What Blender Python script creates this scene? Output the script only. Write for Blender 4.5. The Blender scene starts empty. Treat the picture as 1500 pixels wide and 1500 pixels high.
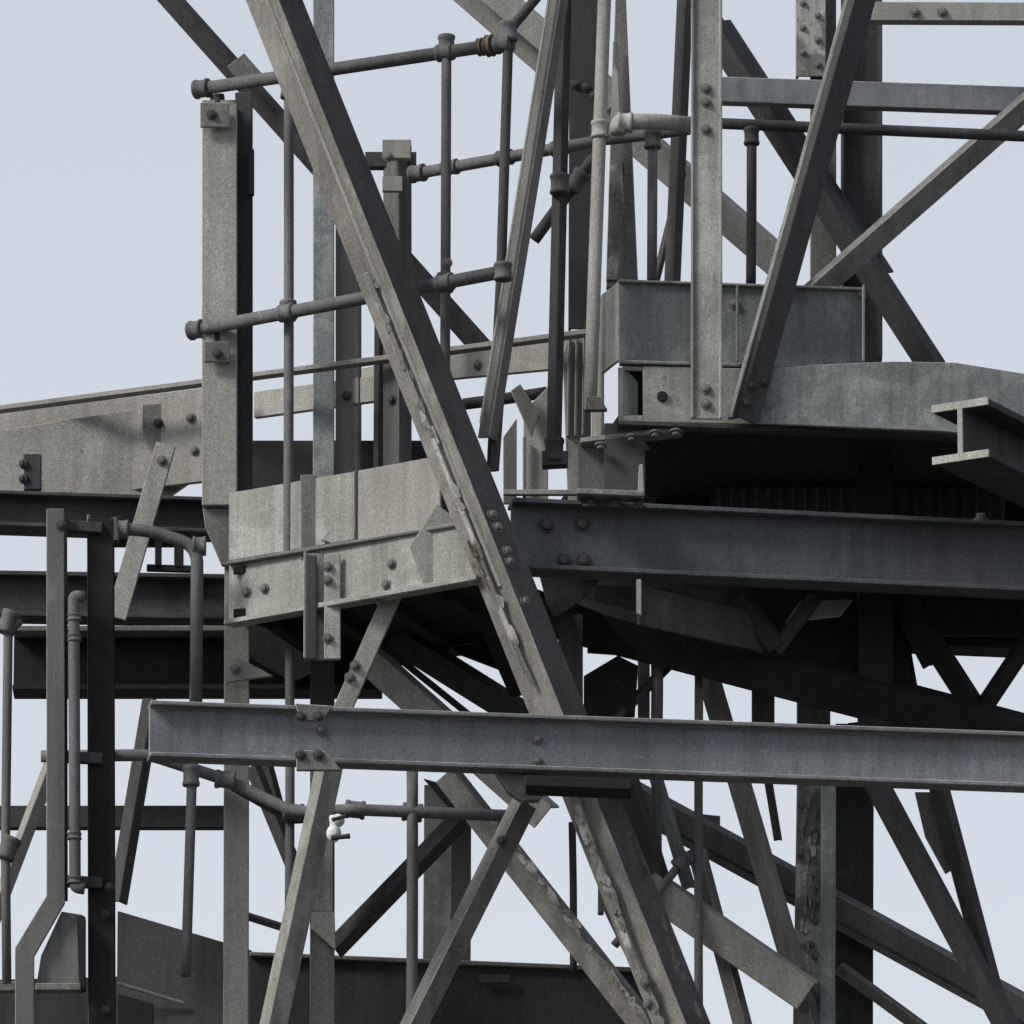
import bpy, math, random, bmesh
from mathutils import Vector
random.seed(7)
scene=bpy.context.scene
CAM=Vector((0,-30.9,1.7)); TGT=Vector((0,0,10)); DIST=(TGT-CAM).length
F=(TGT-CAM).normalized(); R=Vector((1,0,0)); U=R.cross(F).normalized()
S=500.0
def ray(px,py): return F+R*((px-750)/S/DIST)+U*((750-py)/S/DIST)
def P(px,py,d):
    r=ray(px,py); return CAM+r*((d-CAM.y)/r.y)
def level(px,py,z):
    r=ray(px,py); return CAM+r*((z-CAM.z)/r.z)

# ---------------- materials ----------------
MATS={}
def paint(name,base,patch,pth=0.6,pamt=0.6,rust=0.72,dirt=0.5,rough=0.74,seed=0,rustamt=0.6):
    m=bpy.data.materials.new(name); m.use_nodes=True; nt=m.node_tree; N=nt.nodes; L=nt.links
    b=N['Principled BSDF']; tc=N.new('ShaderNodeTexCoord'); mp=N.new('ShaderNodeMapping')
    b.inputs['Specular IOR Level'].default_value=0.22
    mp.inputs['Location'].default_value=(seed*3.1,seed*1.7,seed*2.3); L.new(tc.outputs['Object'],mp.inputs['Vector'])
    def noise(sc,det,ro=0.6,vec=None,dist=0):
        n=N.new('ShaderNodeTexNoise'); n.inputs['Scale'].default_value=sc; n.inputs['Detail'].default_value=det
        n.inputs['Roughness'].default_value=ro; n.inputs['Distortion'].default_value=dist
        L.new((vec or mp.outputs['Vector']),n.inputs['Vector']); return n.outputs['Fac']
    def ramp(f,a,c,va=0,vb=1):
        r=N.new('ShaderNodeMapRange'); r.inputs['From Min'].default_value=a; r.inputs['From Max'].default_value=c
        r.inputs['To Min'].default_value=va; r.inputs['To Max'].default_value=vb; L.new(f,r.inputs['Value']); return r.outputs['Result']
    def mix(f,c1,c2,mode='MIX'):
        x=N.new('ShaderNodeMix'); x.data_type='RGBA'; x.blend_type=mode
        if isinstance(f,(int,float)): x.inputs[0].default_value=f
        else: L.new(f,x.inputs[0])
        for c,i in ((c1,6),(c2,7)):
            if isinstance(c,tuple): x.inputs[i].default_value=(*c,1)
            else: L.new(c,x.inputs[i])
        return x.outputs[2]
    def gray(f):
        c=N.new('ShaderNodeCombineColor')
        for i in range(3): L.new(f,c.inputs[i])
        return c.outputs[0]
    big=noise(5,5,0.68,dist=0.4); fine=noise(30,5,0.75)
    col=mix(ramp(big,pth,pth+0.07,0,pamt),base,patch)
    mp2=N.new('ShaderNodeMapping'); mp2.inputs['Scale'].default_value=(24,24,1.7); L.new(mp.outputs['Vector'],mp2.inputs['Vector'])
    st=ramp(noise(1,4,0.6,mp2.outputs['Vector']),0.44,0.70,0,dirt)
    col=mix(st,col,(base[0]*0.40,base[1]*0.38,base[2]*0.34))
    col=mix(ramp(fine,0.635,0.66,0,0.55),col,(min(1,patch[0]*1.2),min(1,patch[1]*1.2),min(1,patch[2]*1.18)))
    ad=N.new('ShaderNodeMath'); ad.operation='MULTIPLY_ADD'; ad.inputs[1].default_value=0.5; L.new(fine,ad.inputs[0])
    hf=N.new('ShaderNodeMath'); hf.operation='MULTIPLY'; hf.inputs[1].default_value=0.5
    L.new(noise(7,4,0.6),hf.inputs[0]); L.new(hf.outputs[0],ad.inputs[2])
    col=mix(ramp(ad.outputs[0],rust-0.09,rust-0.045,0,rustamt),col,(0.075,0.052,0.036))
    col=mix(1.0,col,gray(ramp(noise(230,1,0.8),0.25,0.75,0.64,1.34)),'MULTIPLY')
    col=mix(1.0,col,gray(ramp(noise(2.0,2,0.5),0.3,0.7,0.78,1.18)),'MULTIPLY')
    oi=N.new('ShaderNodeObjectInfo'); col=mix(1.0,col,gray(ramp(oi.outputs['Random'],0,1,0.86,1.12)),'MULTIPLY')
    L.new(col,b.inputs['Base Color'])
    L.new(ramp(fine,0.3,0.7,rough-0.1,rough+0.15),b.inputs['Roughness'])
    bp=N.new('ShaderNodeBump'); bp.inputs['Strength'].default_value=0.4; bp.inputs['Distance'].default_value=0.004
    L.new(fine,bp.inputs['Height']); L.new(bp.outputs['Normal'],b.inputs['Normal'])
    MATS[name]=m; return m
paint('light',(0.335,0.328,0.30),(0.43,0.42,0.385),seed=1,dirt=0.38)
paint('galv',(0.30,0.308,0.275),(0.41,0.42,0.385),seed=2,pth=0.50,pamt=0.7,rust=0.70,dirt=0.5)
paint('blue',(0.19,0.208,0.212),(0.30,0.325,0.32),seed=3,pth=0.50,pamt=0.7,dirt=0.55,rust=0.70)
paint('mid',(0.158,0.157,0.148),(0.24,0.237,0.22),seed=4,dirt=0.5)
paint('beam',(0.105,0.114,0.124),(0.145,0.155,0.165),seed=5,pth=0.56,pamt=0.5,dirt=0.35,rust=0.74)
paint('beam_pale',(0.18,0.195,0.21),(0.24,0.255,0.27),seed=15,pth=0.54,pamt=0.6,dirt=0.4,rust=0.74)
paint('dark',(0.062,0.063,0.064),(0.10,0.10,0.097),seed=6,dirt=0.5,rust=0.71)
paint('char',(0.045,0.045,0.047),(0.06,0.06,0.06),seed=16,dirt=0.4,rust=0.72)
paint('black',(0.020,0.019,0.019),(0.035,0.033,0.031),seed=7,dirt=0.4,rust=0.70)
paint('pipe',(0.132,0.135,0.138),(0.21,0.21,0.205),seed=8,dirt=0.45,rust=0.71)
paint('flaky',(0.20,0.195,0.178),(0.52,0.51,0.475),seed=9,pth=0.49,pamt=0.9,rust=0.665,dirt=0.65)
paint('worn',(0.27,0.262,0.238),(0.38,0.37,0.34),seed=13,pth=0.52,pamt=0.7,rust=0.69,dirt=0.5)
paint('rusty',(0.15,0.10,0.07),(0.30,0.27,0.22),seed=14,pth=0.5,pamt=0.8,rust=0.60,dirt=0.6)
paint('shaded_face',(0.095,0.093,0.09),(0.15,0.148,0.14),seed=17,pth=0.58,dirt=0.45,rust=0.70)  # darker brace paint with the right side's shade put into its colour
paint('edge',(0.26,0.255,0.235),(0.40,0.39,0.365),seed=10,pth=0.48,rust=0.66,dirt=0.5)
paint('concrete',(0.3,0.29,0.27),(0.36,0.35,0.33),seed=11,rust=0.8)

# ---------------- groups ----------------
G={}
def group(key,name):
    e=bpy.data.objects.new(name,None); scene.collection.objects.link(e); G[key]=e; return e
for k,n in [('tower','steel_lattice_tower'),('ib','steel_i_beam'),('ic','steel_i_beam'),('it','steel_i_beam'),
            ('pl','access_platform'),('pr','access_platform'),('r1','pipe_guardrail'),('r2','pipe_guardrail'),('r3','pipe_guardrail'),
            ('gird','steel_girder'),('gird2','steel_girder'),('bin','steel_girder'),('brace','diagonal_steel_brace'),
            ('post','steel_channel_post'),('lad','steel_ladder_frame'),('truss','steel_roof_truss')]:
    group(k,n)

def mk(g,name,verts,faces,mat,bev=0.0022,smooth=False):
    me=bpy.data.meshes.new(name); me.from_pydata([tuple(v) for v in verts],[],faces); me.update()
    ob=bpy.data.objects.new(name,me); scene.collection.objects.link(ob)
    me.materials.append(MATS[mat])
    bm=bmesh.new(); bm.from_mesh(me); bmesh.ops.recalc_face_normals(bm,faces=bm.faces); bm.to_mesh(me); bm.free()
    if smooth:
        for p in me.polygons: p.use_smooth=len(p.vertices)==4
    elif bev:
        if mat in('light','galv','mid','flaky','blue','beam_pale','worn'): me.materials.append(MATS['edge'])
        mod=ob.modifiers.new('bevel','BEVEL'); mod.width=bev; mod.segments=1; mod.limit_method='ANGLE'
        if len(me.materials)>1: mod.material=1
    ob.parent=G[g]; return ob
def prof(kind,w,h=None,t=0.008,th=0):
    if kind=='flat': h=h or t; pts=[(-w/2,-h/2),(w/2,-h/2),(w/2,h/2),(-w/2,h/2)]
    elif kind=='box': h=h or w; pts=[(-w/2,-h/2),(w/2,-h/2),(w/2,h/2),(-w/2,h/2)]
    elif kind in('L','Lm'):
        a=math.radians(th or 30); A=w/(math.cos(a)+math.sin(a))
        raw=[(0,0),(-A,0),(-A,-t),(-t,-t),(-t,-A),(0,-A)]
        pts=[(x*math.cos(a)-y*math.sin(a),x*math.sin(a)+y*math.cos(a)) for x,y in raw]
        mn=min(p[0] for p in pts); mx=max(p[0] for p in pts); c=(mn+mx)/2
        pts=[(x-c,y) for x,y in pts]
        if kind=='Lm': pts=[(-x,y) for x,y in pts]
        return pts
    elif kind=='C':
        h=h or w*0.5; pts=[(-w/2,0),(w/2,0),(w/2,-h),(w/2-t,-h),(w/2-t,-t),(-w/2+t,-t),(-w/2+t,-h),(-w/2,-h)]
    elif kind=='U':
        h=h or w*0.5; pts=[(-w/2,0),(w/2,0),(w/2,h),(w/2-t,h),(w/2-t,t),(-w/2+t,t),(-w/2+t,h),(-w/2,h)]
    elif kind=='S':
        h=h or w*0.8; pts=[(-w/2,h/2),(w/2,h/2),(w/2,h/2-t),(-w/2+t,h/2-t),(-w/2+t,-h/2+t),(w/2,-h/2+t),(w/2,-h/2),(-w/2,-h/2)]
    elif kind=='I':
        h=h or w*0.6; tw=t*0.7
        pts=[(-w/2,-h/2),(-w/2+t,-h/2),(-w/2+t,-tw/2),(w/2-t,-tw/2),(w/2-t,-h/2),(w/2,-h/2),(w/2,h/2),(w/2-t,h/2),(w/2-t,tw/2),(-w/2+t,tw/2),(-w/2+t,h/2),(-w/2,h/2)]
    if th:
        a=math.radians(th); pts=[(x*math.cos(a)-y*math.sin(a),x*math.sin(a)+y*math.cos(a)) for x,y in pts]
    return pts
def frame(t):
    n=Vector((0,-1,0)); n=(n-t*n.dot(t)).normalized(); s=t.cross(n).normalized()
    if abs(t.x)>0.93:
        if s.z<0: s=-s
    elif s.x<0: s=-s
    return s,n
cnt={}
def nm(g,base):
    cnt[(g,base)]=cnt.get((g,base),0)+1; return f"{base}_{cnt[(g,base)]}"
def ends(a,b):
    A=P(*a)
    B=level(b[0],b[1],A.z) if b[2]=='h' else P(*b)
    return A,B
def sweep(g,name,A,B,pts,mat,bev=0.0022):
    t=(B-A).normalized(); s,n=frame(t); k=len(pts)
    v=[A+s*x+n*y for x,y in pts]+[B+s*x+n*y for x,y in pts]
    f=[(i,(i+1)%k,k+(i+1)%k,k+i) for i in range(k)]+[tuple(range(k))[::-1],tuple(range(k,2*k))]
    return mk(g,nm(g,name),v,f,mat,bev)
def bar(g,name,kind,a,b,w,mat,h=None,t=4,th=0):
    A,B=ends(a,b)
    return sweep(g,name,A,B,prof(kind,w/S,(h/S if h else None),t/S,th),mat)
def tube3(g,name,pts,r,mat='pipe',seg=14):
    v=[];f=[]; n0=None
    for i,p in enumerate(pts):
        if i==0: t=pts[1]-pts[0]
        elif i==len(pts)-1: t=pts[-1]-pts[-2]
        else: t=(pts[i+1]-p).normalized()+(p-pts[i-1]).normalized()
        t.normalize()
        if n0 is None: n0=t.orthogonal().normalized()
        n0=(n0-t*n0.dot(t)).normalized(); b=t.cross(n0)
        for k in range(seg):
            a=2*math.pi*k/seg; v.append(p+n0*(r*math.cos(a))+b*(r*math.sin(a)))
    for i in range(len(pts)-1):
        for k in range(seg):
            f.append((i*seg+k,i*seg+(k+1)%seg,(i+1)*seg+(k+1)%seg,(i+1)*seg+k))
    f.append(tuple(range(seg))[::-1]); f.append(tuple(range((len(pts)-1)*seg,len(pts)*seg)))
    return mk(g,nm(g,name),v,f,mat,0,True)
def tube(g,a,b,w,mat='pipe',name='pipe'):
    A,B=ends(a,b); n=12; bw=random.uniform(-1,1)*0.002
    pts=[A.lerp(B,i/n)+Vector((bw,0,bw))*math.sin(math.pi*i/n) for i in range(n+1)]
    return tube3(g,name,pts,w/2/S,mat)
def bend(g,pp,w,mat='pipe',rad=18,name='bent_pipe'):
    q=[P(*p) for p in pp]; out=[q[0]]; r=rad/S
    for i in range(1,len(q)-1):
        a=(q[i-1]-q[i]).normalized(); b=(q[i+1]-q[i]).normalized()
        rr=min(r,(q[i-1]-q[i]).length*.45,(q[i+1]-q[i]).length*.45)
        s0=q[i]+a*rr; s1=q[i]+b*rr
        for k in range(6):
            u=k/5; out.append(s0*(1-u)**2+q[i]*2*u*(1-u)+s1*u*u)
    out.append(q[-1]); return tube3(g,name,out,w/2/S,mat)
def collar(g,A,dirv,r,l,mat='pipe'):
    d=dirv.normalized(); segs=[(-.5,.93),(-.44,1.0),(-.32,1.0),(-.26,.9),(.26,.9),(.32,1.0),(.44,1.0),(.5,.93)]
    n0=d.orthogonal().normalized(); b=d.cross(n0); v=[];f=[];n=14
    for u,k in segs:
        for j in range(n):
            a=2*math.pi*j/n; v.append(A+d*(l*u)+n0*(r*k*math.cos(a))+b*(r*k*math.sin(a)))
    for i in range(len(segs)-1):
        for j in range(n): f.append((i*n+j,i*n+(j+1)%n,(i+1)*n+(j+1)%n,(i+1)*n+j))
    f.append(tuple(range(n))[::-1]); f.append(tuple(range((len(segs)-1)*n,len(segs)*n)))
    return mk(g,nm(g,'fitting'),v,f,mat,0,True)
def wall(g,name,x1,yt,yb,d1,x2,yt2,th,mat,d2='h',yb2=None):
    A=P(x1,yt,d1); B=level(x2,yt2,A.z) if d2=='h' else P(x2,yt2,d2)
    za=P(x1,yb,d1).z; zb=za if yb2 is None else P(x2,yb2,B.y).z
    e=(B-A); nb=Vector((-e.y,e.x,0)).normalized()
    if nb.y<0: nb=-nb
    nb*=th
    C=Vector((B.x,B.y,zb)); D=Vector((A.x,A.y,za))
    v=[A,B,C,D,A+nb,B+nb,C+nb,D+nb]
    return mk(g,nm(g,name),v,[(0,1,2,3),(7,6,5,4),(0,4,5,1),(1,5,6,2),(2,6,7,3),(3,7,4,0)],mat)
def poly(g,name,pp,d,th,mat):
    q=[P(x,y,d) for x,y in pp]; k=len(q); e=Vector((0,th,0))
    v=q+[p+e for p in q]
    f=[tuple(range(k)),tuple(range(k,2*k))[::-1]]+[(i,(i+1)%k,k+(i+1)%k,k+i) for i in range(k)]
    return mk(g,nm(g,name),v,f,mat)
def deck(g,name,x1,y1,d1,x2,y2,back,th,mat):
    A=P(x1,y1,d1); B=level(x2,y2,A.z); e=B-A; nb=Vector((-e.y,e.x,0)).normalized()
    if nb.y<0: nb=-nb
    nb*=back; z=Vector((0,0,th))
    v=[A,B,B+nb,A+nb]; v=v+[p+z for p in v]
    return mk(g,nm(g,name),v,[(0,1,2,3),(7,6,5,4),(0,4,5,1),(1,5,6,2),(2,6,7,3),(3,7,4,0)],mat)
def flakes(g,a,b,side,n,mat='flaky',big=10):
    A=P(*a);B=P(*b)
    for i in range(n):
        u=random.random(); c=A.lerp(B,u)+Vector((random.uniform(-4,6)*side/S,random.uniform(-.004,0),0))
        l=random.uniform(6,big*2.4)/S; w=random.uniform(2,big*.6)/S; t=(B-A).normalized(); s,nn=frame(t)
        pts=[]
        for k in range(7):
            an=2*math.pi*k/7; rr=random.uniform(.55,1); pts.append(c+t*(l*rr*math.cos(an))+s*(w*rr*math.sin(an))+nn*random.uniform(0.001,0.004))
        v=pts+[p-nn*0.006 for p in pts]
        mk(g,nm(g,'paint_flake'),v,[tuple(range(7)),tuple(range(7,14))[::-1]]+[(k,(k+1)%7,7+(k+1)%7,7+k) for k in range(7)],mat,0)

# ================= main diagonal brace =================
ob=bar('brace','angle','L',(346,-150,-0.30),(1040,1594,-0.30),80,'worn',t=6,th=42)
ob.data.materials.append(MATS['shaded_face'])
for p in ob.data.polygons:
    if p.normal.x>0.2: p.material_index=2  # right-facing faces take the painted-in shade
bar('brace','cover_strip','flat',(331,-150,-0.275),(733,860,-0.275),6,'light',h=5)
bar('brace','edge_strip','flat',(536,400,-0.278),(700,806,-0.278),8,'flaky',h=5,th=20)
bar('brace','edge_strip','flat',(700,812,-0.278),(770,985,-0.278),9,'flaky',h=5,th=20)
bar('brace','edge_strip','flat',(838,1160,-0.28),(962,1500,-0.28),12,'flaky',h=5,th=20)
flakes('brace',(540,405,-.28),(775,1000,-.28),1,24)
flakes('brace',(685,800,-.285),(712,865,-.285),1,7,'rusty',7)
flakes('brace',(835,1170,-.285),(985,1540,-.285),1,34,'flaky',12)
flakes('brace',(910,1200,-.31),(1025,1500,-.31),1,20,'dark',9)
# ================= I beams =================
bar('ib','beam','I',(218,1071,-0.52),(1950,1133,'h'),82,'beam_pale',h=40,t=6)
bar('ic','beam','I',(748,786,-0.06),(1950,842,'h'),106,'beam',h=52,t=7)

# ================= channel post =================
bar('post','channel','S',(322,152,0.36),(322,745,0.36),52,'light',h=40,t=6)
bar('post','channel_side','C',(357,135,0.40),(357,720,0.40),26,'dark',h=30,t=4)
poly('post','foot',[(297,745),(345,745),(345,830),(325,828),(300,770)],0.34,0.02,'mid')
bar('post','lower_strut','C',(347,830,0.36),(345,1600,0.36),37,'light',h=20)
poly('post','cap_plate',[(293,150),(336,150),(336,186),(293,186)],0.29,0.012,'mid')
poly('post','cleat',[(299,500),(337,500),(337,530),(299,530)],0.29,0.012,'mid')
bar('post','bracket','box',(368,220,0.38),(368,286,0.38),9,'dark',h=14)
poly('post','base_gusset',[(330,965),(348,962),(400,990),(332,1000)],0.30,0.012,'light')

# ================= guard rail 1 =================
def rail(g,a,b,w=20,cols=()):
    A,B=ends(a,b); tube3(g,'rail',[A,B],w/2/S)
    for c in cols:
        u=(c-a[0])/(b[0]-a[0]); p=A.lerp(B,u); collar(g,p,B-A,w*0.68/S,26/S)
    return A,B
A,B=rail('r1',(296,130,0.34),(738,64,'h'),20,(422,653)); collar('r1',A,B-A,15/S,24/S); collar('r1',B,B-A,15/S,26/S)
collar('r1',A.lerp(B,0.955),B-A,17/S,10/S,'rusty'); collar('r1',A.lerp(B,0.925),B-A,14/S,8/S,'rusty')
def at(A,B,px,px0,px1): return A.lerp(B,(px-px0)/(px1-px0)).y
dm=[at(A,B,x,296,738) for x in (422,653,742)]
A2,B2=rail('r1',(288,483,0.34),(737,398,'h'),20,(422,653)); collar('r1',A2,B2-A2,15/S,24/S); collar('r1',B2,Vector((0,0,1)),14/S,26/S)
tube('r1',(423,130,dm[0]),(422,866,dm[0]),15,name='stanchion')
tube('r1',(654,66,dm[1]),(650,832,dm[1]),15,name='stanchion')
bend('r1',[(720,690,dm[2]+.06),(734,400,dm[2]),(745,46,dm[2]),(800,-20,dm[2]+.02),(860,-120,dm[2]+.05)],15,'dark')
collar('r1',P(745,46,dm[2]),Vector((0,0,1)),14/S,30/S)
collar('r1',P(654,66,dm[1]),Vector((0,0,1)),13/S,30/S); collar('r1',P(423,130,dm[0]),Vector((0,0,1)),13/S,30/S)
collar('r1',P(422,455,dm[0]),Vector((0,0,1)),13/S,30/S); collar('r1',P(652,414,dm[1]),Vector((0,0,1)),13/S,28/S)
for x,y,dd in ((422,842,dm[0]),(651,800,dm[1])): collar('r1',P(x,y,dd),Vector((0,0,1)),13/S,60/S)
poly('r1','foot_clamp',[(640,812),(664,812),(672,834),(640,834)],dm[1]-0.03,0.03,'pipe')
tube('r1',(318,140,0.34),(318,160,0.34),22,'dark',name='rail_bracket'); tube('r1',(318,490,0.34),(318,508,0.34),22,'dark',name='rail_bracket')
# ================= guard rail 2 =================
A,B=rail('r2',(612,254,0.5),(880,206,'h'),18,(660,740,820)); tube('r2',(880,206,B.y),(1010,190,B.y-.1),16,name='rail')
collar('r2',A,B-A,14/S,24/S)
bend('r2',[(955,410,.0),(956,200,.0)],15); collar('r2',P(956,205,0),Vector((0,0,1)),13/S,26/S)
bend('r2',[(906,196,-.12),(905,178,-.12),(960,178,-.12),(1016,183,-0.02)],24,'light',rad=22)
collar('r2',P(915,180,-.12),Vector((1,0,0)),16/S,22/S,'light')
tube('r2',(1058,181,0.15),(1600,204,'h'),17,'dark',name='rail')
tube('r2',(1101,186,0.1),(1100,416,0.1),15,'dark',name='stanchion'); collar('r2',P(1101,200,0.1),Vector((0,0,1)),12/S,26/S,'dark')
tube('r2',(889,-100,-0.1),(864,600,-0.1),20,'light',name='stanchion'); collar('r2',P(879,190,-.1),Vector((0,0,1)),14/S,26/S,'light')
poly('r2','foot_clamp',[(858,580),(878,580),(890,600),(856,600)],-0.12,0.03,'mid')
bar('r2','stanchion','L',(828,-80,0.02),(811,665,0.02),24,'dark',th=40)
collar('r2',P(812,660,0.02),Vector((0,0,1)),15/S,36/S,'dark'); collar('r2',P(820,270,0.02),Vector((0,0,1)),15/S,30/S,'pipe')
poly('r2','foot_plate',[(794,660),(832,660),(832,680),(794,682)],0.0,0.05,'dark')
tube('r2',(782,352,0.25),(872,228,0.2),18,'dark',name='strut'); collar('r2',P(845,265,.2),P(782,352,0.25)-P(872,228,0.2),14/S,34/S,'pipe')
bar('tower','lacing','L',(824,-40,-0.14),(714,640,-0.14),30,'mid',th=35,t=5)
bar('tower','lacing_edge','flat',(810,-40,-0.15),(704,620,-0.15),4,'light')
bar('tower','lacing','flat',(738,500,-.1),(724,690,-.1),14,'dark')
tube('tower',(680,592,.6),(800,575,'h'),18,'dark',name='tie_pipe')

# ================= background posts left =================
bar('tower','leg','C',(474,-120,0.75),(474,800,0.75),32,'blue',h=20,th=0)
bar('tower','leg','C',(508,318,0.8),(508,790,0.8),34,'light',h=24)
bar('tower','leg_edge','flat',(527,340,0.79),(527,780,0.79),5,'dark')
bar('tower','leg','L',(582,206,0.55),(582,780,0.55),44,'mid',th=40)
poly('tower','cleat',[(560,204),(602,204),(602,232),(560,232)],0.50,0.03,'light')
poly('tower','cleat',[(560,258),(590,258),(590,280),(560,280)],0.50,0.02,'light')
bar('tower','leg','L',(556,400,0.7),(553,780,0.7),16,'dark',th=40)
bar('tower','cleat','box',(535,236,0.6),(610,236,0.6),24,'dark',h=20)
bar('tower','brace','L',(130,-140,1.0),(712,512,1.0),36,'dark',th=35)
bar('tower','brace_splice','flat',(345,88,0.95),(375,122,0.95),34,'mid')

# ================= girders left (far) =================
wall('gird','web',-400,655,790,1.6,345,562,0.02,'light')
bar('gird','top_flange','flat',(-400,652,1.5),(890,484,'h'),8,'light',h=20)
wall('gird','web_strip',372,574,612,0.95,560,548,0.02,'light')
wall('gird','side_web',650,510,556,0.8,870,486,0.02,'light',d2=0.5,yb2=535)
wall('gird','side_web',527,540,575,1.0,665,512,0.02,'light')
poly('gird','lap_plate',[(-60,640),(205,598),(290,592),(300,690),(240,732),(-60,724)],1.02,0.03,'light')
poly('gird','splice',[(208,592),(296,588),(296,680),(248,700),(208,640)],0.98,0.02,'mid')
bar('gird','strut','C',(243,650,0.55),(170,905,0.55),30,'light',h=10)
bar('gird','stiffener','box',(48,668,0.9),(48,720,0.9),26,'dark')
wall('gird','lower_web',340,645,715,0.9,640,645,0.02,'char',d2=0.9)
bar('gird2','beam','I',(-400,738,0.8),(330,762,0.8),55,'dark',h=60,t=6)
bar('gird2','beam','I',(-400,868,0.75),(335,880,0.75),70,'dark',h=50,t=7)
bar('gird2','beam','I',(20,972,0.7),(560,972,0.7),95,'black',h=60,t=8)
bar('gird2','beam_end','box',(20,925,0.6),(330,925,0.6),8,'mid',h=40)
bar('gird2','tie','C',(-300,1196,0.9),(330,1196,0.9),34,'dark',h=20)
wall('gird2','panel',155,740,800,0.85,300,748,0.02,'char',d2=0.85)
bar('gird2','bracket','box',(232,790,0.6),(232,835,0.6),10,'dark'); bar('gird2','bracket','box',(215,832,0.6),(280,834,0.6),10,'black')
bar('gird2','bracket','box',(262,800,0.6),(262,832,0.6),14,'black')

# ================= left platform =================
wall('pl','upper_plate',335,722,822,0.32,520,690,0.012,'galv')
A=P(335,722,0.32)
wall('pl','upper_plate',524,689,798,level(524,689,A.z).y,645,667,0.012,'light')
wall('pl','lower_channel',335,826,914,0.30,705,762,0.012,'galv')
bar('pl','channel_lip','flat',(335,914,0.29),(705,848,'h'),8,'galv',h=26)
bar('pl','channel_lip','flat',(335,826,0.29),(705,764,'h'),5,'mid',h=14)
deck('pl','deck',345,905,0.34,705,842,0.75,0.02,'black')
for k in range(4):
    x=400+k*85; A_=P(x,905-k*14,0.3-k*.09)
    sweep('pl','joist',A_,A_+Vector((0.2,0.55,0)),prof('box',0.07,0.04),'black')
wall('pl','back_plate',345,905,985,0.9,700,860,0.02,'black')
bar('pl','hanger','C',(452,695,0.15),(452,820,0.15),24,'mid',h=15)
bar('pl','hanger','U',(472,812,0.12),(472,968,0.12),54,'mid',h=18,t=5)
bar('pl','hanger_flange','flat',(487,812,0.06),(487,966,0.06),24,'galv',h=5)
bar('pl','hanger_flange','flat',(456,814,0.07),(456,966,0.07),16,'dark',h=5)
bar('pl','knee_brace','C',(612,785,-0.02),(500,1042,0.1),27,'light',h=12,t=4)
bar('pl','knee_brace','flat',(642,732,-0.05),(600,795,-0.02),8,'light')
poly('pl','lap_plate',[(600,800),(640,738),(700,785),(704,848),(622,862)],-0.105,0.01,'galv')
poly('pl','scrap_fin',[(470,792),(492,762),(515,788),(512,800)],0.12,0.008,'light')
for x,y in((350,835),(350,898)): poly('pl','slot',[(342,y-6),(364,y-8),(364,y+4),(342,y+6)],0.265,0.012,'black')

# ================= right platform =================
wall('pr','toe_plate',906,412,530,-0.02,1266,424,0.014,'blue')
wall('pr','toe_return',880,432,548,0.14,905,412,0.01,'galv',d2=-0.01)
wall('pr','toe_return',866,448,700,0.30,880,434,0.01,'galv',d2=0.16)
bar('pr','angle_seam','flat',(908,532,-0.045),(1266,543,'h'),5,'blue',h=20)
bar('pr','top_lip','flat',(906,412,-0.025),(1266,424,'h'),4,'edge',h=10)
for x in (1080,1265): bar('pr','joint','flat',(x,418,-0.035),(x,530,-0.035),4,'mid',h=5)
wall('pr','fascia',942,536,618,-0.05,1110,540,0.014,'galv')
wall('pr','fascia',912,536,542,-0.05,942,537,0.014,'galv')
wall('pr','fascia',912,608,620,-0.05,942,608,0.014,'galv')
wall('pr','fascia',905,538,622,-0.045,914,538,0.3,'galv',d2=-0.05)
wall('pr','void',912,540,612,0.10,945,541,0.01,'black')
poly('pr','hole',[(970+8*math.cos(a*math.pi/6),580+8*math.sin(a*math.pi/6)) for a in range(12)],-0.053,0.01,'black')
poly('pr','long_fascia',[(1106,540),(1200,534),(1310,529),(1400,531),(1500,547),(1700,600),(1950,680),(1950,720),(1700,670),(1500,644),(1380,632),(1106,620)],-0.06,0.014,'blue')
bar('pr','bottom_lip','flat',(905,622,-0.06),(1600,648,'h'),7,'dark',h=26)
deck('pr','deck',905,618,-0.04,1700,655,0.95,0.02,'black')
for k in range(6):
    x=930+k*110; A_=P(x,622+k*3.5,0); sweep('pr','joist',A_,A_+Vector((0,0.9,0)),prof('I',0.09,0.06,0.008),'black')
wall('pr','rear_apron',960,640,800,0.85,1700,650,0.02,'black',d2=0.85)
q=[];f=[]
for i in range(121):
    x=1040+i*3.6; d=0.70+0.012*math.sin(i*math.pi/2.5); q+=[P(x,680,d),P(x,762,d)]
for i in range(120): f.append((2*i,2*i+1,2*i+3,2*i+2))
mk('pr','corrugated_sheet',q,f,'mid',0)
bar('pr','bearing_block','box',(915,625,0.0),(915,730,0.0),60,'dark',h=40)
bar('pr','bearing_block','box',(868,655,0.05),(868,730,0.05),44,'mid',h=40)
bar('pr','seat_plate','box',(845,724,-0.1),(942,728,-0.1),8,'mid',h=40)
poly('pr','seat_fin',[(936,680),(942,680),(944,726),(934,726)],-0.12,0.012,'light')
bar('pr','seat_plate','box',(850,650,0.0),(1000,632,0.0),8,'light',h=40)
poly('pr','gusset',[(737,640),(757,612),(757,738),(737,738)],0.33,0.012,'mid')
poly('pr','gusset',[(767,602),(803,566),(803,738),(767,738)],0.34,0.012,'light')
poly('pr','gusset',[(824,520),(832,492),(866,484),(866,640),(846,738),(832,738)],0.36,0.012,'light')
for x in (834,845,856): bar('pr','rib','flat',(x,495,0.35),(x-2,640,0.35),4,'mid',h=10)
poly('pr','gusset',[(748,572),(762,562),(790,606),(778,640)],0.30,0.012,'mid')
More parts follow.
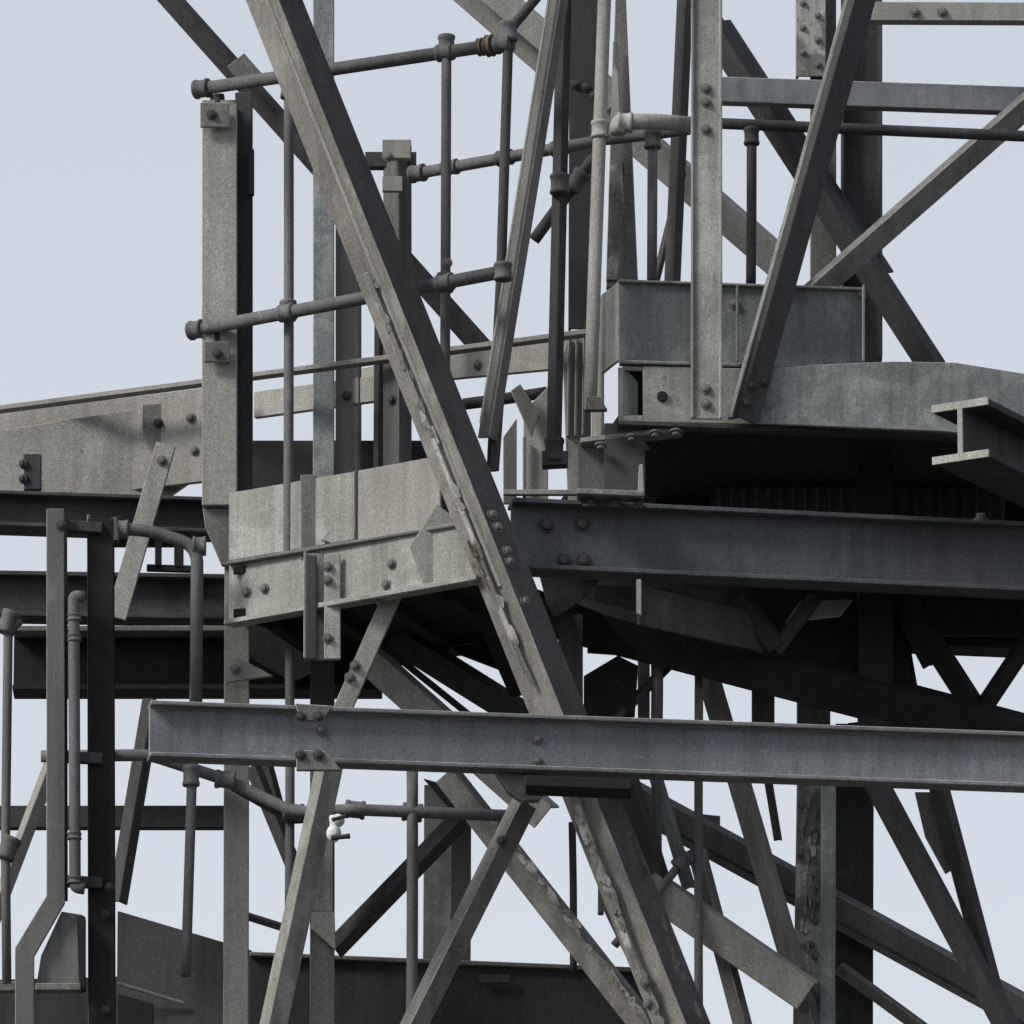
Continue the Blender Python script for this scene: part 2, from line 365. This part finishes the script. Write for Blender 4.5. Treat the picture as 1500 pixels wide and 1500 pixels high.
bar('pr','gusset_edge','flat',(768,640,0.32),(768,738,0.32),5,'mid',h=8)
bar('pr','base_strip','flat',(737,722,0.3),(850,722,0.3),8,'light',h=10)
bar('tower','hanger_channel','U',(1035,-150,-0.13),(1035,615,-0.13),46,'galv',h=9,t=4)
bar('tower','hanger_web','flat',(1035,-150,-0.125),(1035,613,-0.125),36,'galv',h=3)
bar('tower','raker','Lm',(1301,-150,-0.11),(1088,612,-0.11),46,'dark',th=30,t=5)
bar('tower','raker_edge','flat',(1282,-150,-0.125),(1069,612,-0.125),6,'galv',h=6)

# ================= right background tower =================
bar('tower','column','I',(1262,-150,1.3),(1262,532,1.3),62,'dark',h=70,t=8)
bar('tower','column_web','U',(1262,-150,1.25),(1262,532,1.25),62,'dark',h=25)
bar('tower','column','C',(1188,-150,1.2),(1188,112,1.2),46,'flaky',h=30)
bar('tower','column','C',(1206,-60,1.26),(1206,420,1.26),40,'mid',h=20)
bar('tower','strut','C',(1050,130,1.0),(1700,152,1.0),40,'beam_pale',h=24)
bar('tower','strut','C',(1265,16,0.9),(1700,18,0.9),30,'light',h=24)
bar('tower','brace','L',(925,-150,1.1),(1368,534,1.1),46,'dark',th=35)
bar('tower','brace','L',(1060,30,1.2),(1300,400,1.2),26,'dark',th=35)
bar('tower','brace','Lm',(1640,30,0.9),(1190,426,0.9),42,'mid',th=25)
bar('tower','brace','L',(600,-96,0.85),(1148,382,0.85),58,'light',th=22)
bar('tower','brace_lap','flat',(700,-30,0.82),(905,148,0.82),44,'light',h=4)
bar('tower','column','C',(857,-150,0.6),(855,482,0.6),46,'char',h=40)
poly('tower','tapered_leg',[(905,-120),(912,-120),(935,420),(888,420)],0.35,0.04,'mid')
poly('tower','tapered_leg_face',[(898,60),(904,60),(914,300),(904,410),(888,410)],0.30,0.03,'flaky')
flakes('tower',(908,220,0.31),(912,330,0.31),1,8,'rusty',8)
bar('tower','raker','L',(1008,-100,0.5),(985,412,0.5),26,'dark',th=40)
bar('tower','raker','L',(1000,250,0.6),(960,412,0.6),14,'dark',th=40)
bar('tower','column','C',(1283,680,0.4),(1283,1065,0.4),52,'black',h=40)

# ================= I beam stub =================
A=P(1408,632,-0.45); Bv=A+Vector((0.75,1.3,0))
t_=(Bv-A).normalized(); side=Vector((t_.y,-t_.x,0)); zz=Vector((0,0,1))
pp=prof('I',0.175,0.18,0.022); k=len(pp)
v=[A+zz*x+side*y for x,y in pp]+[Bv+zz*x+side*y for x,y in pp]
mk('it','beam',v,[(i,(i+1)%k,k+(i+1)%k,k+i) for i in range(k)]+[tuple(range(k))[::-1],tuple(range(k,2*k))],'dark')
v=[A-t_*0.008+zz*x*1.02+side*y*1.02 for x,y in pp]+[A-t_*0.001+zz*x*1.02+side*y*1.02 for x,y in pp]
mk('it','cut_end',v,[(i,(i+1)%k,k+(i+1)%k,k+i) for i in range(k)]+[tuple(range(k))[::-1],tuple(range(k,2*k))],'galv',0)

# ================= truss under second beam =================
T='truss'
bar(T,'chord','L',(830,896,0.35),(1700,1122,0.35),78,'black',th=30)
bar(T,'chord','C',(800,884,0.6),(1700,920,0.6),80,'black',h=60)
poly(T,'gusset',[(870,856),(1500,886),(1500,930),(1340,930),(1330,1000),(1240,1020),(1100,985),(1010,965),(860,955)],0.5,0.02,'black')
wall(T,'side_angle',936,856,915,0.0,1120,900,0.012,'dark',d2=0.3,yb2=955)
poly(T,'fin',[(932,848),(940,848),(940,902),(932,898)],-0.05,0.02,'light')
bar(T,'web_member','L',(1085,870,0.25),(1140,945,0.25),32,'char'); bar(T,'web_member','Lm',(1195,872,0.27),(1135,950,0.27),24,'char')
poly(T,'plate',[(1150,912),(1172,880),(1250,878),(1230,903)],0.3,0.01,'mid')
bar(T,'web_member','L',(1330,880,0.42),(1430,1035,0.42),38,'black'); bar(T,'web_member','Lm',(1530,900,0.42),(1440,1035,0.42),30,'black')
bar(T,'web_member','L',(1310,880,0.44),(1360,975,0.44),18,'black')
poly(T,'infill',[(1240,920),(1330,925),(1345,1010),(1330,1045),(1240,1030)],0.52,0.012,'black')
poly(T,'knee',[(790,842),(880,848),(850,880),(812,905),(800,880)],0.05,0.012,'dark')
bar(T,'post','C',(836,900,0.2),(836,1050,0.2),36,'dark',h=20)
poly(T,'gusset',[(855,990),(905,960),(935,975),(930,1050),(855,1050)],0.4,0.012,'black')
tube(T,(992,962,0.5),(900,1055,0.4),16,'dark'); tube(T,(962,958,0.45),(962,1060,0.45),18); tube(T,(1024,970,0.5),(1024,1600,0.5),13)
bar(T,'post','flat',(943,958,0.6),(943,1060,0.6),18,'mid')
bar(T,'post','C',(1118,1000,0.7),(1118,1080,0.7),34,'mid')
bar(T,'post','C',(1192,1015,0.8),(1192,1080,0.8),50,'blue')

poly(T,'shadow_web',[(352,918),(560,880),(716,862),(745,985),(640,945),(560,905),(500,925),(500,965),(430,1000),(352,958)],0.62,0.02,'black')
bar('tower','brace','L',(545,905,0.55),(812,1072,0.5),50,'dark',th=30)
bar('tower','brace','L',(540,958,0.35),(800,1190,0.3),54,'light',th=22)
bar('tower','brace_angle','flat',(560,945,0.33),(800,1138,0.30),10,'black')
bar('tower','brace','L',(700,860,0.1),(770,1020,0.4),40,'black')
poly('tower','foot',[(725,1130),(805,1140),(790,1170),(765,1172),(745,1160)],-0.35,0.05,'mid')
bar('ib','seat_block','box',(770,1150,-0.45),(925,1156,-0.45),16,'black',h=60)

# ================= lower part =================
bar('tower','brace','L',(655,1130,0.4),(985,1550,0.4),44,'worn',th=25)
flakes('tower',(720,1195,.38),(960,1515,.38),1,40,'flaky',11)
bar('tower','brace','Lm',(768,1172,-0.2),(565,1580,-0.2),40,'mid',th=35)
bar('tower','brace','Lm',(486,1100,0.05),(382,1580,0.05),42,'galv',th=30)
bar('tower','brace','L',(690,1180,0.6),(488,1388,0.6),34,'dark',th=30)
bar('tower','leg','C',(472,965,0.5),(472,1600,0.5),36,'dark',h=24)
bar('tower','leg_face','flat',(472,1335,0.45),(472,1600,0.45),36,'mid')
poly('tower','sleeve',[(455,1130),(492,1130),(488,1190),(488,1335),(458,1335)],0.44,0.02,'galv')
poly('tower','gusset',[(455,1335),(490,1335),(492,1392),(455,1360)],0.42,0.012,'light')
poly('tower','gusset',[(620,1140),(690,1160),(690,1215),(655,1180)],0.7,0.012,'dark')
poly('ib','cleat',[(432,1030),(488,1034),(470,1055),(440,1055)],-0.575,0.02,'mid')
poly('ib','cleat',[(434,1098),(476,1100),(500,1128),(434,1128)],-0.575,0.02,'mid')
tube('tower',(424,950,0.3),(424,1335,0.3),14,name='pipe')
tube('tower',(604,1130,0.2),(602,1600,0.2),17,name='pipe')
bar('tower','column','C',(664,1145,0.9),(662,1600,0.9),54,'dark',h=40)
bar('tower','column_face','flat',(642,1150,0.8),(640,1415,0.8),42,'blue')
tube('tower',(838,1205,0.5),(840,1425,0.5),11,'dark'); tube('tower',(880,1260,0.5),(880,1340,0.5),9,'mid')
bar('tower','diagonal','L',(370,1120,0.6),(440,1290,0.6),26,'dark',th=35)
bar('tower','diagonal','L',(360,1340,0.5),(440,1365,0.5),14,'dark',th=35)
bend('r3',[(60,1108,0.3),(220,1106,0.3),(330,1142,0.3),(430,1190,0.25),(520,1186,0.2),(770,1196,0.2)],18,'pipe')
for x,y in ((150,1107),(330,1142),(430,1190),(520,1186),(604,1190)): collar('r3',P(x,y,0.27),Vector((1,0,-0.1)),14/S,30/S)
bend('r3',[(200,1100,0.32),(300,1130,0.32),(430,1205,0.28),(500,1186,0.25)],10,'dark')
bend('r3',[(287,1040,0.2),(289,800,0.2),(215,776,0.2),(150,775,0.2)],19,'pipe',rad=26)
for x,y in ((152,775),(178,776),(292,800)): collar('r3',P(x,y,0.2),Vector((1,0,0)),15/S,20/S)
tube('r3',(290,820,0.2),(272,1430,0.2),15)
collar('r3',P(280,1137,0.2),Vector((0,0,1)),13/S,30/S)
poly('r3','clamp',[(132,768),(172,756),(174,792),(134,792)],0.12,0.03,'pipe')
def ball(g,p,r,mat,sq=1,name='insulator'):
    v=[];f=[];n=10
    for i in range(1,n):
        for j in range(12):
            a=math.pi*i/n; b=2*math.pi*j/12; v.append(p+Vector((r*math.sin(a)*math.cos(b),r*math.sin(a)*math.sin(b),r*sq*math.cos(a))))
    for i in range(n-2):
        for j in range(12): f.append((i*12+j,i*12+(j+1)%12,(i+1)*12+(j+1)%12,(i+1)*12+j))
    f.append(tuple(range(12))); f.append(tuple(range((n-2)*12,(n-1)*12)))
    mk(g,nm(g,name),v,f,mat,0,True)
paint('white',(0.72,0.74,0.76),(0.8,0.8,0.8),seed=12,dirt=0.25,rust=0.8)
group('ins','ceramic_insulator')
ball('ins',P(495,1202,0.0),0.020,'white'); ball('ins',P(489,1221,0.0),0.022,'white',1.2); collar('ins',P(490,1212,0.0),Vector((0,0,1)),8/S,34/S,'white'); collar('ins',P(499,1226,-0.03),Vector((1,0,0.1)),4/S,28/S,'dark'); collar('ins',P(497,1198,-0.03),Vector((1,0,0.3)),3/S,22/S,'dark')

wall('bin','web',172,1334,1700,0.85,368,1392,0.02,'char',d2=0.75)
wall('bin','web',366,1394,1700,0.75,960,1425,0.02,'char',d2=0.75)
bar('bin','lip','flat',(366,1398,0.74),(960,1422,0.74),6,'mid',h=12)
wall('bin','web',-200,1440,1700,1.0,180,1430,0.02,'dark',d2=1.0)
bar('bin','rib','flat',(172,1440,0.78),(270,1470,0.78),5,'mid')
poly('bin','plate',[(702,1428),(748,1428),(746,1440),(702,1440)],0.72,0.01,'dark')
wall('bin','panel',172,1455,1700,0.70,225,1470,0.02,'black',d2=0.7)

# ================= ladder frame far left =================
poly('lad','stile',[(68,745),(94,745),(95,1322),(50,1400),(50,1640),(22,1640),(22,1388),(68,1312)],0.0,0.02,'mid')
bar('lad','back_edge','flat',(93,760,0.05),(94,1318,0.05),10,'dark',h=24)
bar('lad','column','S',(148,765,0.1),(150,1640,0.1),38,'black',h=44,t=5)
bar('lad','column_edge','flat',(130,755,0.08),(132,1640,0.08),5,'mid',h=10)
bend('lad',[(124,875,0.0),(108,872,0.0),(110,1300,0.0),(124,1302,0.0)],17,'pipe')
for y in (905,935,1225,1290): collar('lad',P(109,y,0.0),Vector((0,0,1)),11/S,10/S)
bend('lad',[(30,908,0.1),(12,925,0.1),(8,1240,0.1),(10,1440,0.1)],14,'mid')
for y in (912,1243): collar('lad',P(12,y,0.1),Vector((0.4,0,1)),15/S,34/S,'mid')
for y in (770,1108,1290): bar('lad','rung','box',(80,y,0.05),(150,y+4,0.05),16,'dark',h=14)
poly('lad','foot_bracket',[(52,1450),(60,1400),(90,1335),(122,1340),(118,1450)],0.03,0.05,'mid')
poly('lad','foot_bracket_side',[(112,1340),(125,1342),(125,1448),(116,1450)],0.0,0.05,'black')
bar('lad','foot_strap','flat',(52,1446,0.0),(118,1446,0.0),10,'mid',h=10)
bar('tower','diagonal','L',(222,1022,0.6),(172,1320,0.6),30,'dark',th=35)
bar('tower','diagonal','Lm',(78,1110,0.7),(-40,1420,0.7),26,'light',th=35)
bar('tower','diagonal','L',(385,1100,0.7),(420,1230,0.7),22,'dark',th=35)
bar('lad','shelf','flat',(-100,1448,0.2),(40,1446,0.2),14,'mid',h=20)

# ================= lower right tower =================
bar('tower','leg','C',(1190,1100,0.7),(1182,1620,0.7),44,'flaky',h=24)
bar('tower','leg','C',(1214,1130,0.6),(1212,1620,0.6),22,'blue',h=20)
flakes('tower',(1186,1170,.69),(1182,1500,.69),3,40,'flaky',10)
bar('tower','column','C',(1252,1060,0.9),(1250,1620,0.9),58,'dark',h=40)
bar('tower','brace','L',(880,1136,0.8),(1560,1508,0.8),60,'mid',th=22)
bar('tower','brace_edge','flat',(905,1172,0.76),(1560,1532,0.76),5,'dark')
bar('tower','brace','L',(950,1290,0.5),(1185,1452,0.5),60,'light',th=18)
bar('tower','brace','L',(1030,960,0.62),(1206,1560,0.62),36,'worn',th=35)
bar('tower','brace','L',(1240,1060,0.5),(1540,1620,0.5),40,'dark',th=35)
bar('tower','brace','L',(1350,1050,0.6),(1495,1600,0.6),32,'dark',th=35)
poly('tower','gusset',[(1340,1160),(1370,1160),(1400,1270),(1385,1280),(1355,1225)],0.65,0.012,'mid')
bar('tower','brace','L',(1020,1240,0.6),(1115,1600,0.6),30,'mid',th=35)
bar('tower','brace','L',(915,1130,0.5),(965,1290,0.5),40,'dark',th=25)
bar('tower','brace','L',(950,1100,0.7),(1010,1300,0.7),22,'blue',th=35)
bar('tower','brace','L',(1112,1060,0.9),(1140,1230,0.9),14,'dark')
tube('tower',(1005,1255,0.5),(900,1385,0.5),13); tube('tower',(962,1110,0.6),(962,1290,0.6),16)
collar('tower',P(1000,1262,.5),Vector((1,0,1)),13/S,26/S)
bar('tower','brace','L',(890,1310,0.3),(1010,1560,0.3),30,'dark',th=30)
bar('tower','brace','L',(1230,1415,0.8),(1400,1540,0.8),24,'mid',th=30)
poly('tower','stub',[(960,1185),(1055,1195),(1055,1225),(1000,1232)],0.9,0.02,'mid')

for (px,d,w,m) in [(345,0.36,37,'light'),(472,0.5,36,'mid'),(664,0.9,54,'dark'),(1212,0.7,50,'blue'),(1252,0.9,58,'dark'),(150,0.1,38,'black')]:
    T0=P(px,1590,d); sweep('tower','leg_to_ground',T0,Vector((T0.x,T0.y,0.3)),prof('I',w/S,w/S,0.01),m)
for i,x in enumerate((-1.4,-0.6,0.3,1.2)):
    c=Vector((x,0.6,0)); s=0.42
    v=[c+Vector((a*s,b*s,z)) for z in(0,0.32) for a,b in((-1,-1),(1,-1),(1,1),(-1,1))]
    mk('tower',f'footing_{i+1}',v,[(3,2,1,0),(4,5,6,7),(0,1,5,4),(1,2,6,5),(2,3,7,6),(3,0,4,7)],'concrete',0.02)

# ================= bolts sitting on the steel =================
bpy.context.view_layer.update(); dg=bpy.context.evaluated_depsgraph_get()
hits=[]
def bolt(px,py,r=8):
    ok,loc,nor,_,ob,_=scene.ray_cast(dg,CAM,ray(px,py).normalized())
    if not ok: return
    if nor.dot(ray(px,py))>0: nor=-nor
    hits.append((loc.copy(),nor.copy(),r/S,ob.parent.name if ob.parent else None,ob.active_material.name if ob.active_material else 'mid'))
for x,y in [(800,770),(852,768),(826,822),(855,822)]: bolt(x,y,9)
for x,y in [(720,755),(728,773),(742,808),(746,824),(768,882)]: bolt(x,y,7)
for x,y in [(787,1083),(787,1115),(440,1050),(466,1050),(440,1106),(466,1106),(310,168),(318,518),(232,620),(280,612),(285,660),(237,675),(35,680),(35,702),
            (1034,130),(1034,150),(1034,190),(1034,570),(1034,592),(1100,565),(1092,590),(480,830),(480,850),(480,935),(574,826),(566,856),(556,880),(520,975),(512,992),
            (362,868),(388,862),(345,980),(1340,18),(1380,18),(858,128),(842,124),(870,140),(568,230),(575,586),(508,580),(700,535),(745,560),
            (1120,560),(1075,445),(160,1300),(155,1480),(155,1340),(90,770),(1060,1180),(470,1070),(1262,432),(655,385),(1196,1400),(1175,1250),(945,1440),(950,1470),(735,1232),(1180,1475)]:
    bolt(x,y,6)
for i in range(9): bolt(1170+random.random()*40,1180+i*34,4)
for i in range(6): bolt(1176+(i%2)*22,5+i*18,4)
for x in (865,900,935,1437):
    pz=P(x,740+(x-865)*0.037,-0.09); hits.append((pz,Vector((0,-0.3,1)).normalized(),9/S,'steel_i_beam.001','mid'))
for x,y in ((880,652),(925,640),(960,634),(990,632)):
    pz=P(x,y,-0.07); hits.append((pz,Vector((0,-0.3,-1)).normalized(),7/S,'access_platform.001','light'))
gb={}
for loc,nor,r,pn,mn in hits: gb.setdefault((pn,mn),[]).append((loc,nor,r))
for (pn,mn),lst in gb.items():
    v=[];f=[]
    for loc,nor,r in lst:
        u=nor.orthogonal().normalized(); w=nor.cross(u)
        def ring(rad,h,n=12):
            b=len(v)
            for k in range(n):
                a=2*math.pi*k/n; v.append(loc+u*(rad*math.cos(a))+w*(rad*math.sin(a))+nor*h)
            return b
        rr=[ring(r*1.3,-0.002),ring(r*1.3,0.004),ring(r*0.85,0.0042),ring(r*0.82,0.004+r*0.7),ring(r*0.4,0.004+r*0.85)]
        for a,b in zip(rr,rr[1:]):
            for k in range(12): f.append((a+k,a+(k+1)%12,b+(k+1)%12,b+k))
        f.append(tuple(rr[-1]+k for k in range(12)))
    me=bpy.data.meshes.new('bolts'); me.from_pydata([tuple(x) for x in v],[],f)
    me.materials.append(MATS['dark' if mn in('dark','black','beam','char','mid') else 'mid']); ob=bpy.data.objects.new('bolts',me); scene.collection.objects.link(ob)
    if pn: ob.parent=bpy.data.objects[pn]
    else: ob.parent=G['tower']

# ================= ground =================
me=bpy.data.meshes.new('ground'); s=3000; me.from_pydata([(-s,-s,0),(s,-s,0),(s,s,0),(-s,s,0)],[],[(0,1,2,3)])
gm=bpy.data.materials.new('gravel_ground'); gm.use_nodes=True; nt=gm.node_tree
n=nt.nodes.new('ShaderNodeTexNoise'); n.inputs['Scale'].default_value=4; n.inputs['Detail'].default_value=8
cr=nt.nodes.new('ShaderNodeValToRGB'); cr.color_ramp.elements[0].color=(0.05,0.05,0.04,1); cr.color_ramp.elements[1].color=(0.12,0.115,0.095,1)
tc=nt.nodes.new('ShaderNodeTexCoord'); nt.links.new(tc.outputs['Object'],n.inputs['Vector'])
nt.links.new(n.outputs['Fac'],cr.inputs['Fac']); nt.links.new(cr.outputs['Color'],nt.nodes['Principled BSDF'].inputs['Base Color'])
nt.nodes['Principled BSDF'].inputs['Roughness'].default_value=0.95
me.materials.append(gm); ob=bpy.data.objects.new('ground',me); scene.collection.objects.link(ob)

# ================= light & sky =================
EL,AZ=math.radians(40),math.radians(-120)
sd=Vector((math.sin(AZ)*math.cos(EL),math.cos(AZ)*math.cos(EL),math.sin(EL)))
sl=bpy.data.lights.new('sun','SUN'); sl.energy=3.1; sl.angle=math.radians(16); sl.color=(1,0.965,0.91)
so=bpy.data.objects.new('sun',sl); so.rotation_euler=sd.to_track_quat('Z','Y').to_euler(); scene.collection.objects.link(so)
w=bpy.data.worlds.new('World'); scene.world=w; w.use_nodes=True; nt=w.node_tree
sk=nt.nodes.new('ShaderNodeTexSky'); sk.sky_type='NISHITA'; sk.sun_disc=False; sk.sun_elevation=EL; sk.sun_rotation=AZ
sk.air_density=1.0; sk.dust_density=2.5; sk.ozone_density=1.0
bg=nt.nodes['Background']; bg.inputs['Strength'].default_value=0.1
tc=nt.nodes.new('ShaderNodeTexCoord'); sp=nt.nodes.new('ShaderNodeSeparateXYZ'); nt.links.new(tc.outputs['Generated'],sp.inputs[0])
mr=nt.nodes.new('ShaderNodeMapRange'); mr.inputs['From Min'].default_value=0.2; mr.inputs['From Max'].default_value=0.75; mr.inputs['To Min'].default_value=0.92; mr.inputs['To Max'].default_value=0.15
nt.links.new(sp.outputs['Z'],mr.inputs['Value'])
mx=nt.nodes.new('ShaderNodeMix'); mx.data_type='RGBA'; mx.inputs[7].default_value=(7.2,7.75,8.45,1)
nt.links.new(mr.outputs['Result'],mx.inputs[0])
nt.links.new(sk.outputs['Color'],mx.inputs[6]); nt.links.new(mx.outputs[2],bg.inputs['Color'])

cd=bpy.data.cameras.new('camera'); co=bpy.data.objects.new('camera',cd); scene.collection.objects.link(co)
co.location=CAM; co.rotation_euler=(F).to_track_quat('-Z','Y').to_euler()
cd.sensor_width=36; cd.lens=36*DIST/3.0; cd.clip_end=8000; cd.clip_start=0.1
scene.camera=co
scene.view_settings.view_transform='Standard'; scene.view_settings.look='None'; scene.view_settings.exposure=0
